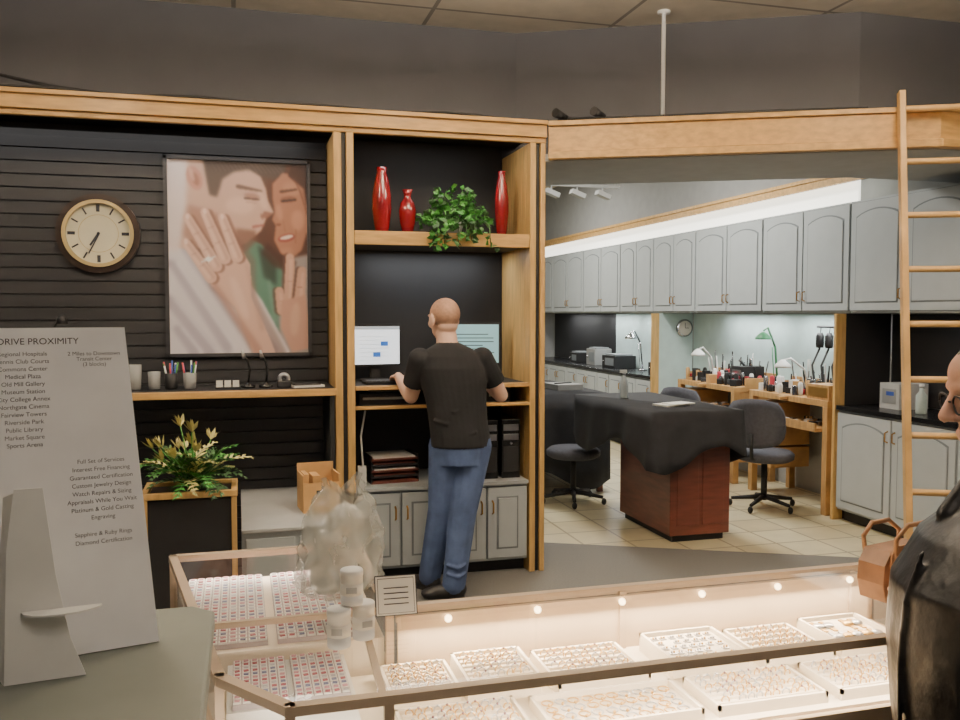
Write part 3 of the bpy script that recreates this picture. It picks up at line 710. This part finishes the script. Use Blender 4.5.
def chair(x,y,rz,seat=.45,back=True):
    b=MB()
    for k in range(5):
        a=2*math.pi*k/5+.3; c,s=math.cos(a),math.sin(a)
        b.tube([(0,0,.10),(.26*c,.26*s,.065)],[.022,.014],8,1); b.sphere((.27*c,.27*s,.03),(.022,.022,.03),1,10,6)
    b.tube([(0,0,.07),(0,0,seat-.05)],.025,12,1)
    vs=[(0,-.0,seat-.05,.20,.19,0),(0,0,seat-.03,.235,.225,0),(0,0,seat+.01,.24,.23,0),(0,0,seat+.035,.21,.2,0)]
    b.loft(vs,0,24)
    if back:
        b.tube([(0,.15,seat-.03),(0,.27,seat),(0,.29,seat+.2)],.015,8,1)
        n=7;vv=[];ff=[]
        for i in range(n+1):
            for j in range(n+1):
                u=-1+2*i/n; w=j/n; ww=.24*(1-.25*(2*w-1)**4); vv.append((u*ww,.27-.06*u*u+.03*w,seat+.08+.40*w-.03*u*u*(1 if w>.5 else -1)))
        m=len(vv); vv+= [(x_,y_-.05,z_) for x_,y_,z_ in vv]
        for i in range(n):
            for j in range(n):
                a=i*(n+1)+j; ff+=[(a,a+1,a+n+2,a+n+1),(m+a,m+a+n+1,m+a+n+2,m+a+1)]
        for i in range(n):
            a=i*(n+1); c=a+n+1; ff+=[(a,c,m+c,m+a),(a+n,m+a+n,m+c+n,c+n)]
            a=i; ff+=[(a,m+a,m+a+1,a+1)]; a=n*(n+1)+i; ff+=[(a,a+1,m+a+1,m+a)]
        b.add(vv,ff,0,True)
    b.make('office_chair',[chairg,blk],loc=(x,y,0),rz=rz)
chair(4.19,6.28,R(125)); chair(4.18,7.42,R(110)); chair(2.74,6.90,R(90),.44,False)

def bench(y0,y1,seed):
    random.seed(seed); b=MB(); w=y1-y0; x0,x1=4.50,4.96; zt=.92
    b.box(x0,y0,zt-.05,x1,y1,zt,0)
    for (x,y) in((x0,y0),(x0,y1-.06),(x1-.06,y0),(x1-.06,y1-.06)): b.box(x,y,0,x+.06,y+.06,zt-.05,0)
    b.box(x1-.03,y0,zt,x1,y1,zt+.12,0); b.box(x0+.12,y0,zt,x1,y0+.02,zt+.08,0); b.box(x0+.12,y1-.02,zt,x1,y1,zt+.08,0)
    b.box(x0+.02,y0+.01,.2,x1-.02,y0+.03,zt-.05,0)
    for k in range(3): b.box(x0+.01,y1-.34,.25+k*.2,x0+.4,y1-.02,.43+k*.2,0); b.sphere((x0,y1-.18,.34+k*.2),.012,3,8,6)
    b.box(x0-.04,y0+.1,.66,x0+.4,y1-.4,.69,0); b.box(x0-.04,y0+.1,.69,x0-.02,y1-.4,.73,0)
    b.obox((x0-.03,(y0+y1)/2,zt-.02),(.1,.07,.025),0)
    for k in range(90):
        x=random.uniform(x0+.05,x1-.08); y=random.uniform(y0+.06,y1-.06); c=random.choice([1,1,2,3,4,4,5,1])
        hh=random.uniform(.03,.12)
        if random.random()<.5: b.obox((x,y,zt+hh/2+.001),(random.uniform(.03,.1),random.uniform(.03,.08),hh),c,rz=random.random())
        else: b.lathe([(.02,0),(.022,hh),(.015,hh+.02)],(x,y,zt),c,10)
    for k in range(26):
        x=random.uniform(x1-.16,x1-.04); y=random.uniform(y0+.1,y1-.1); b.tube([(x,y,zt+.001),(x+random.uniform(-.03,.03),y+random.uniform(-.04,.04),zt+random.uniform(.14,.32))],.007,6,random.choice([1,1,3,4]))
    for k in range(14):
        y=random.uniform(y0+.12,y1-.45); b.obox((random.uniform(x0,x0+.3),y,.71),(.06,.05,.03),random.choice([1,3,4,5]),rz=random.random())
    b.make('jeweler_bench',[benchw,blk,redp,chrome,white,card],bevel=.003)
bench(5.9,7.0,1); bench(7.25,8.35,2)
def tasklamp(x,y,z,m,rz,hh=.32,shade='cone'):
    b=MB(); b.lathe([(.06,0),(.06,.015),(.02,.02)],(0,0,0),0,16)
    b.tube([(0,0,.01),(-.05,0,hh*.65),(-.06,0,hh*.7)],.010,8,0); b.tube([(-.06,0,hh*.7),(-.18,0,hh),(-.24,0,hh*.95)],.009,8,0); b.tube([(-.03,.015,.02),(-.08,.015,hh*.68)],.005,6,0)
    b.lathe([(.075,-.05),(.07,-.03),(.04,.0),(.015,.02)],(-.25,0,hh*.9),0,20); b.lathe([(.065,-.048),(.065,-.045)],(-.25,0,hh*.9),1,16)
    b.make('desk_lamp',[m,mat('lamp_glow',(255,255,250),.5,emis=(240,248,255),es=6)],loc=(x,y,z),rz=rz)
tasklamp(4.88,7.12,.906,mat('green_enamel',(70,140,96),.35),.4,.58); tasklamp(4.85,6.60,.921,white,-.2,.30); tasklamp(4.85,8.2,.921,white,.3,.34)
tasklamp(4.85,9.9,.906,chrome,.5,.5)
b=MB(); b.lathe([(.08,0),(.08,.015),(.02,.02)],(0,0,0),0); b.tube([(0,0,.01),(0,0,.6)],.012,8,0); b.tube([(0,-.25,.58),(0,.25,.58)],.010,8,0)
for y in(-.2,-.06,.08,.2): b.tube([(0,y,.58),(-.01,y,.52)],.004,6,0); b.lathe([(.03,0),(.035,.03),(.035,.1),(.02,.13)],(-.01,y,.40),0 if y>0 else 1,14); b.tube([(-.01,y,.40),(-.06,y+.03,.25),(-.1,y-.05,.12),(-.06,y-.1,.05)],.009,8,0)
b.make('flex_shaft_stand',[blk,lgrey],loc=(4.84,6.25,.921))
b=MB(); b.box(-.12,-.1,0,.12,.1,.18,0); b.box(-.125,-.08,.05,-.12,.08,.15,1); b.tube([(0,-.05,.18),(0,-.05,.26)],.02,10,1); b.tube([(0,.05,.18),(-.06,.05,.24)],.015,10,1); b.make('microscope',[blk,chrome],loc=(4.8,7.5,.921),bevel=.006)
random.seed(9)
for (x,y,s,m) in[(4.8,9.3,(.2,.3,.13),blk),(4.8,10.5,(.3,.4,.16),blk),(4.82,11.2,(.25,.3,.22),mgrey),(4.8,11.8,(.25,.3,.14),blk)]:
    b=MB(); a,c,h=s; b.box(-a/2,-c/2,0,a/2,c/2,h,0); b.box(-a/2-.004,-c/2+.03,h*.2,-a/2,c/2-.1,h*.8,1); b.sphere((-a/2-.004,c/2-.05,h*.5),.015,2,8,6); b.box(-a/2+.03,-c/2+.03,h,a/2-.03,c/2-.03,h+.02,1)
    b.make('ultrasonic_cleaner',[m,cabd,chrome],loc=(x,y,.906),bevel=.006)
b=MB(); b.box(-.13,-.1,0,.13,.1,.19,0); b.box(-.133,-.07,.04,-.13,.07,.15,1); b.box(-.134,-.05,.1,-.133,.03,.13,2); b.make('testing_machine',[lgrey,mgrey,blue],loc=(4.8,5.42,.906),bevel=.006)
b=MB(); b.lathe([(.035,0),(.037,.01),(.037,.13),(.015,.16),(.015,.185)],(0,0,0),0,16); b.lathe([(.018,.185),(.018,.21)],(0,0,0),1,12); b.make('solution_bottle',[mat('pale_bottle',(176,190,186),.3),white],loc=(4.65,5.08,.906))
b=MB(); b.tube([(0,0,0),(.0,0,.2),(.06,0,.25),(.14,0,.22)],.012,10,0); b.lathe([(.03,0),(.02,.01)],(0,0,0),0); b.make('sink_faucet',[chrome],loc=(4.9,4.7,.906),rz=R(180))
b=MB(); b.lathe([(.09,0),(.1,.005),(.1,.02),(.09,.025)],(0,0,0),0,24); b.lathe([(.082,.0255),(.082,.0265)],(0,0,0),1,24); b.box(-.003,0,.027,.003,.06,.029,2); b.box(0,-.003,.027,.045,.003,.029,2)
o=b.make('wall_clock',[chrome,paper,ink],loc=(4.87,8.904,1.45)); o.rotation_euler=(R(90),0,0)
b=MB(); b.box(-.10,-.14,0,.10,.14,.12,0); b.box(-.103,-.12,.02,-.10,.12,.1,1); b.make('parts_drawer',[benchw,brass],loc=(4.62,6.05,.921),bevel=.004)

# ladder
lad=MB(); T=Vector((3.605,4.150,2.86)); Bm=Vector((3.408,3.763,0.0)); wd=D*.46
for o_ in(Vector((0,0,0)),wd):
    p=Bm+o_;q=T+o_; ax=(q-p).normalized(); s1=D.normalized()*.017; s2=ax.cross(s1).normalized()*.028
    vs=[p+s1+s2,p-s1+s2,p-s1-s2,p+s1-s2,q+s1+s2,q-s1+s2,q-s1-s2,q+s1-s2]
    lad.add(vs,[(3,2,1,0),(4,5,6,7),(0,1,5,4),(1,2,6,5),(2,3,7,6),(3,0,4,7)],0)
for k in range(9):
    z=.36+.3*k
    if z>2.8: break
    p=Bm.lerp(T,z/2.86); lad.tube([p,p+wd],.018,10,0)
lad.make('wooden_ladder',[mat('ladder_oak',(210,168,108),.45,var=.15,scale=8,coat=.1)],bevel=.003)

b=MB(); b.tube([(2.6,5.06,2.775),(2.6,5.06,3.505)],.013,10,0); b.lathe([(.04,3.495),(.04,3.51)],(2.6,5.06,0),0); b.make('ceiling_conduit',[mat('white_enamel',(250,250,250),.5)])
for (x,y) in((1.93,5.12),(2.14,5.02)):
    b=MB(); b.tube([(0,0,0),(0,0,.05)],.012,8,0); b.tube([(-.04,-.03,.06),(.05,.03,.045)],[.028,.02],12,0); b.lathe([(.03,0),(.03,.008)],(0,0,0),0); b.make('spot_lamp',[blk],loc=(x,y,2.786))
b=MB(); pts=[(-3.4+i*.2,5.10+.01*math.sin(i),2.80+.008*math.sin(i*1.7)) for i in range(26)]; b.tube(pts,.008,6,0); b.tube([(-1.7,5.3,2.95),(-1.3,5.2,2.9),(-.95,5.12,2.82),(-.7,5.12,2.80)],.009,6,0)
b.make('power_cable',[blk])
b=MB(); b.tube([(1.95,5.04,2.80),(2.4,4.82,2.795),(3.0,4.53,2.80),(3.5,4.29,2.795)],.008,6,0); b.make('power_cable',[blk])
b=MB(); b.box(3.1,8.98,3.0,4.1,9.02,3.03,1)
for x in(3.15,4.05): b.tube([(x,9,3.03),(x,9,3.505)],.006,6,1)
for x in(3.3,3.6,3.9): b.tube([(x,9,3.0),(x,9,2.95)],.01,6,0); b.obox((x,8.98,2.92),(.16,.1,.05),0,ry=.35)
b.make('track_light',[lgrey,lgrey])

# ================= LIGHTS =================
def susp(x,y,w,l,m,up=None):  # added fill lamps, out of view, to brighten ceiling and walls
    b=MB(); b.box(x-w/2,y-l/2,3.18,x+w/2,y+l/2,3.22,0)
    if up: b.box(x-w/2+.02,y-l/2+.02,3.2205,x+w/2-.02,y+l/2-.02,3.225,2)
    for q in(-1,1): b.tube([(x,y+q*l*.4,3.22),(x,y+q*l*.4,3.508)],.006,6,1)
    b.make('added_fill_light',[m,white,up or m])
susp(-.9,3.3,.4,1.0,lampbox,lampup); susp(1.2,3.5,.4,1.0,lampbox,lampup); susp(3.0,2.7,.4,1.0,lampbox,lampup); susp(.5,-.6,.6,1.2,lampbox2)
def ceil_fix(x,y,w,l,power,col):
    b=MB(); b.box(x-w/2-.03,y-l/2-.03,3.47,x+w/2+.03,y+l/2+.03,3.508,0); b.make('ceiling_light_fixture',[white])
    area('ceiling_lamp',(x,y,3.465),(0,0,0),w,l,power,col)
ceil_fix(3.2,7.2,.6,1.2,105,(1,.96,.87)); ceil_fix(3.2,10.5,.6,1.2,95,(1,.96,.87))
def strip(x,y,z,L,power,rot,col=(.98,.99,.97),nm='undercabinet_light'):
    area(nm,(x,y,z),rot,.03,L,power,col)
for y in(4.6,6.4,7.6,9.6,10.8,12.2): strip(4.8,y,1.605,1.0,8 if y>5.8 else 1.5,(0,0,0))
b=MB(); b.box(4.68,5.82,2.485,4.70,13.45,2.715,0)
b.make('wall_glow_band',[wall_glow])  # added glowing panel in place of the lit wall above the cabinets
strip(-1.4,5.3,2.72,3.6,8,(0,R(0),R(90)),(1,.97,.92),'cove_light')
area('shelf_light',(1.2,5.5,2.015),(0,0,0),.8,.05,5,(.95,.98,1))
area('shelf_light',(1.2,5.3,2.73),(0,0,0),.8,.05,2,(1,.95,.9))
w=bpy.data.worlds.new('World'); bpy.context.scene.world=w; w.use_nodes=True; w.node_tree.nodes['Background'].inputs[0].default_value=(.5,.5,.52,1); w.node_tree.nodes['Background'].inputs[1].default_value=.2

# ================= PEOPLE =================
def hand(b,wrist,d,up,thumb_side,mi,curl=.35):
    w=Vector(wrist); d=Vector(d).normalized(); up=Vector(up); up=(up-d*up.dot(d)).normalized(); sd=d.cross(up).normalized()*thumb_side
    M=Matrix((sd,d,up)).transposed()
    b.sphere(w+d*.045,(.040,.052,.016),mi,14,8,M)
    for i,(o,L) in enumerate([(.030,.072),(.010,.080),(-.010,.074),(-.029,.058)]):
        p=w+d*.082+sd*o; c=curl; ch=[(w+d*.05+sd*o*.9,.0095),(p,.0095)]; q=p
        for k,fr in enumerate((.45,.3,.25)):
            dd=(d*math.cos(c)-up*math.sin(c)+sd*o*1.2*(1 if k==0 else 0)).normalized(); q=q+dd*L*fr; ch.append((q,.009-.0008*k)); c+=.38
        b.limb(ch,mi,8)
    b.limb([(w+d*.02+sd*.025,.014),(w+d*.045+sd*.052-up*.006,.0115),(w+d*.075+sd*.062-up*.014,.010),(w+d*.098+sd*.058-up*.02,.0088)],mi,8)
def head(b,c,yaw,pitch,skin_i,hair_i,long=False,s=1):
    c=Vector(c); M=Matrix.Rotation(yaw,3,'Z')@Matrix.Rotation(pitch,3,'X')
    P=lambda x,y,z:c+M@(Vector((x,y,z))*s)
    def S(x,y,z,r,mi): b.sphere(P(x,y,z),tuple(q*s for q in r),mi,20,14,M)
    S(0,-.012,.022,(.076,.094,.086),hair_i)
    S(0,.018,.0,(.068,.078,.088),skin_i); S(0,-.03,-.045,(.056,.05,.04),skin_i)
    S(0,.035,-.055,(.050,.052,.048),skin_i)
    S(0,.07,-.083,(.022,.018,.018),skin_i)
    S(0,.085,.028,(.05,.014,.012),skin_i)
    b.limb([(P(0,.09,.02),.008*s),(P(0,.112,-.018),.011*s)],skin_i,10)
    for q in(-1,1): S(q*.011,.100,-.022,(.009,.01,.007),skin_i)
    S(0,.088,-.048,(.022,.009,.006),skin_i); S(0,.086,-.058,(.019,.009,.006),skin_i)
    for q in(-1,1): S(q*.077,-.005,-.008,(.010,.018,.034),skin_i); S(q*.045,.055,-.02,(.02,.02,.022),skin_i)
    if long:
        S(0,.055,.045,(.056,.042,.042),skin_i)
        S(0,-.022,.034,(.081,.096,.082),hair_i); S(0,.012,.070,(.066,.070,.034),hair_i)
        for q in(-1,1):
            S(q*.068,-.03,-.005,(.014,.035,.05),hair_i); S(q*.055,.03,.062,(.02,.035,.024),hair_i)
    return M,P
def finish(name,b,mats,loc,rz,voxel,sm=4):
    tmp=b.make('tmp',mats,loc=(0,0,0),recalc=True)
    src=tmp.data; vs=[v.co.copy() for v in src.vertices]; ps=[list(p.vertices) for p in src.polygons]; mi=[p.material_index for p in src.polygons]
    bvh=BVHTree.FromPolygons(vs,ps)
    r=tmp.modifiers.new('r','REMESH'); r.mode='VOXEL'; r.voxel_size=voxel; r.use_smooth_shade=True
    s=tmp.modifiers.new('s','SMOOTH'); s.factor=.5; s.iterations=sm
    dg=bpy.context.evaluated_depsgraph_get(); ev=tmp.evaluated_get(dg); me=bpy.data.meshes.new_from_object(ev)
    me.materials.clear()
    for m in mats: me.materials.append(m)
    out=[]
    for p in me.polygons:
        h=bvh.find_nearest(p.center); out.append(mi[h[2]] if h[2] is not None else 0)
    me.polygons.foreach_set('material_index',out); me.polygons.foreach_set('use_smooth',[True]*len(out)); me.update()
    bpy.data.objects.remove(tmp)
    o=bpy.data.objects.new(name,me); bpy.context.collection.objects.link(o); o.location=loc; o.rotation_euler=(0,0,rz); return o
def foot(b,ankle,d,mi):
    a=Vector(ankle); d=Vector((d[0],d[1],0)).normalized(); sd=Vector((-d.y,d.x,0)); M=Matrix((sd,d,Vector((0,0,1)))).transposed()
    g=Vector((a.x,a.y,0))
    b.sphere(g+Vector((0,0,.05))-d*.02,(.042,.055,.05),mi,14,10,M)
    b.sphere(g+Vector((0,0,.038))+d*.07,(.044,.09,.038),mi,14,10,M)
    b.sphere(g+Vector((0,0,.03))+d*.13,(.044,.06,.03),mi,14,10,M)
    b.tube([g+Vector((0,0,.003))-d*.06,g+Vector((0,0,.003))+d*.15],[.03,.03],10,mi)
def lerp(a,c,t): return tuple(Vector(a).lerp(Vector(c),t))
def sleeve(b,S_,E_,t,r0,r1,mi):
    e=lerp(S_,E_,t); b.sphere(S_,r0,mi,16,10); b.tube([S_,lerp(S_,E_,t*.5),e],[r0,(r0+r1)/2,r1],16,mi)
b=MB(); ro=R(16)
b.loft([(.115,0,.865,.172,.132,ro),(.11,0,.93,.172,.13,ro),(.10,0,1.0,.170,.125,ro),(.09,0,1.1,.174,.125,ro),(.075,0,1.22,.190,.128,ro),(.063,0,1.31,.200,.122,ro),(.057,0,1.375,.182,.102,ro),(.05,.005,1.42,.125,.08,ro),(.042,.01,1.45,.066,.066,ro)],2,32)
b.loft([(.115,0,.76,.145,.12,ro),(.115,0,.86,.160,.124,ro),(.11,0,.95,.14,.11,ro)],3,28)
cs,sn=math.cos(ro),math.sin(ro)
LS=(.06-.182*cs,-.182*sn,1.36); RS=(.06+.182*cs,.182*sn,1.36)
LE=(-.175,.07,1.14); LW=(-.265,.255,1.240); RE=(.345,.14,1.14); RW=(.225,.30,1.24)
for S_,E_,W_ in((LS,LE,LW),(RS,RE,RW)):
    sleeve(b,S_,E_,.66,.066,.066,2)
    b.limb([(lerp(S_,E_,.5),.05),(E_,.043),(lerp(E_,W_,.3),.043),(W_,.027)],0)
hand(b,LW,(-.25,.95,-.1),(0,.1,1),1,0); hand(b,RW,(-.45,.85,-.1),(0,.1,1),-1,0)
b.limb([((.043,.005,1.40),.064),((.03,.02,1.50),.060)],0)
hy=R(34)
M,Pf=head(b,(.018,.035,1.588),hy,R(-8),0,1,s=1.08)
# shirt and jean folds
for z,x0,x1 in((1.02,-.03,.12),(1.09,.0,.16),(.94,.02,.2)): b.limb([((x0,-.108,z),.010),(((x0+x1)/2,-.122,z-.02),.012),((x1,-.10,z+.015),.009)],2,8)
b.limb([((.035,.01,.0+.86),.108),((.0,.03,.49),.078),((-.07,.085,.09),.066)],3); b.limb([((.185,.02,.86),.108),((.125,-.015,.48),.080),((.075,-.05,.085),.068)],3)
for z in(.2,.15): b.limb([((.04,-.10,z),.010),((.10,-.115,z-.015),.012),((.14,-.09,z),.009)],3,8)
foot(b,(-.07,.085,.08),(-.75,.55),4); foot(b,(.075,-.05,.08),(-.97,-.1),4)
man=finish('standing_man',b,[skin,hairm,tee,jeans,shoe],(1.105,4.82,0),YAW,.0055)
eb=MB()
for q in(-1,1): eb.sphere(Pf(q*.03,.086,.008),.010,0,12,8); eb.sphere(Pf(q*.03,.0935,.008),.0045,1,8,6)
eb.make('eyes',[white,blk],loc=(0,0,0),parent=man)
# customer
b=MB()
b.loft([(.02,0,.80,.17,.19,0),(.01,0,.95,.185,.2,0),(.0,0,1.08,.185,.205,0),(-.005,0,1.17,.172,.205,0),(.01,0,1.245,.14,.19,0),(.03,0,1.295,.105,.15,0),(.035,0,1.325,.085,.09,0),(.03,0,1.36,.074,.076,0)],2,32)
b.limb([((.05,-.17,1.235),.066),((.07,-.215,.98),.060),((.04,-.20,.80),.05)],2); hand(b,(.04,-.20,.78),(-.05,.05,-1),(0,-1,0),1,0)
b.limb([((.05,.17,1.235),.066),((.06,.215,1.04),.056),((.04,.27,1.05),.043)],2); hand(b,(.04,.28,1.055),(.0,1,.12),(0,0,1),-1,0,.5)
b.torus((.02,0,1.355),.074,.014,2,'Z',24,8)
b.limb([((-.03,-.06,1.35),.016),((-.085,-.05,1.28),.018)],2,10); b.limb([((-.03,.06,1.35),.016),((-.085,.05,1.28),.018)],2,10)
b.tube([(-.155,-.012,1.235),(-.182,-.012,1.15),(-.19,-.012,1.05),(-.184,-.012,.9)],.005,8,5)
for z in(1.16,1.08,1.0): b.limb([((-.10,-.155,z),.010),((-.02,-.20,z-.03),.012),((.06,-.26,z-.02),.008)],2,8)
b.limb([((.03,0,1.30),.058),((-.01,0,1.42),.055)],0)
M2,P2=head(b,(-.004,.0,1.484),R(80),R(-8),0,1,True)
b.loft([(.02,0,.74,.15,.175,0),(.02,0,.9,.15,.18,0)],3,24)
b.limb([((.02,-.09,.8),.095),((.01,-.1,.45),.075),((.03,-.1,.09),.06)],3); b.limb([((.02,.09,.8),.095),((-.01,.1,.45),.075),((.03,.1,.09),.06)],3)
foot(b,(.03,-.1,.09),(-1,-.1),4); foot(b,(.03,.1,.09),(-1,.1),4)
cu=finish('standing_customer',b,[skin2,hairb,leather,mat('dark_trousers',(40,42,50),.8),shoe,leather2],(1.216,1.119,0),YAW,.005,3)
gb=MB()
for q in(-1,1):
    pts=[P2(q*.033+.024*math.cos(t),.101-abs(.3*(.024*math.cos(t)*q))*.3,.002+.015*math.sin(t)) for t in [2*math.pi*k/16 for k in range(17)]]
    gb.tube(pts,.0018,6,0); gb.tube([P2(q*.057,.098,.008),P2(q*.077,.05,.01),P2(q*.08,-.01,.006)],.0020,6,0)
gb.tube([P2(-.01,.104,.006),P2(.01,.104,.006)],.0018,6,0)
gb.make('eyeglasses',[blk],loc=(0,0,0),parent=cu)
eb=MB()
for q in(-1,1): eb.sphere(P2(q*.03,.081,.005),.009,0,12,8); eb.sphere(P2(q*.03,.0875,.005),.0042,1,8,6)
eb.make('eyes',[mat('eye_white',(205,190,180),.4),blk],loc=(0,0,0),parent=cu)

# ================= CAMERA =================
cam=bpy.data.cameras.new('camera'); cam.lens=871/960*36; cam.sensor_width=36; cam.clip_start=.05
co=bpy.data.objects.new('camera',cam); bpy.context.collection.objects.link(co)
co.location=(0,0,1.62); co.rotation_euler=(R(90-3.09),0,YAW)
bpy.context.scene.camera=co
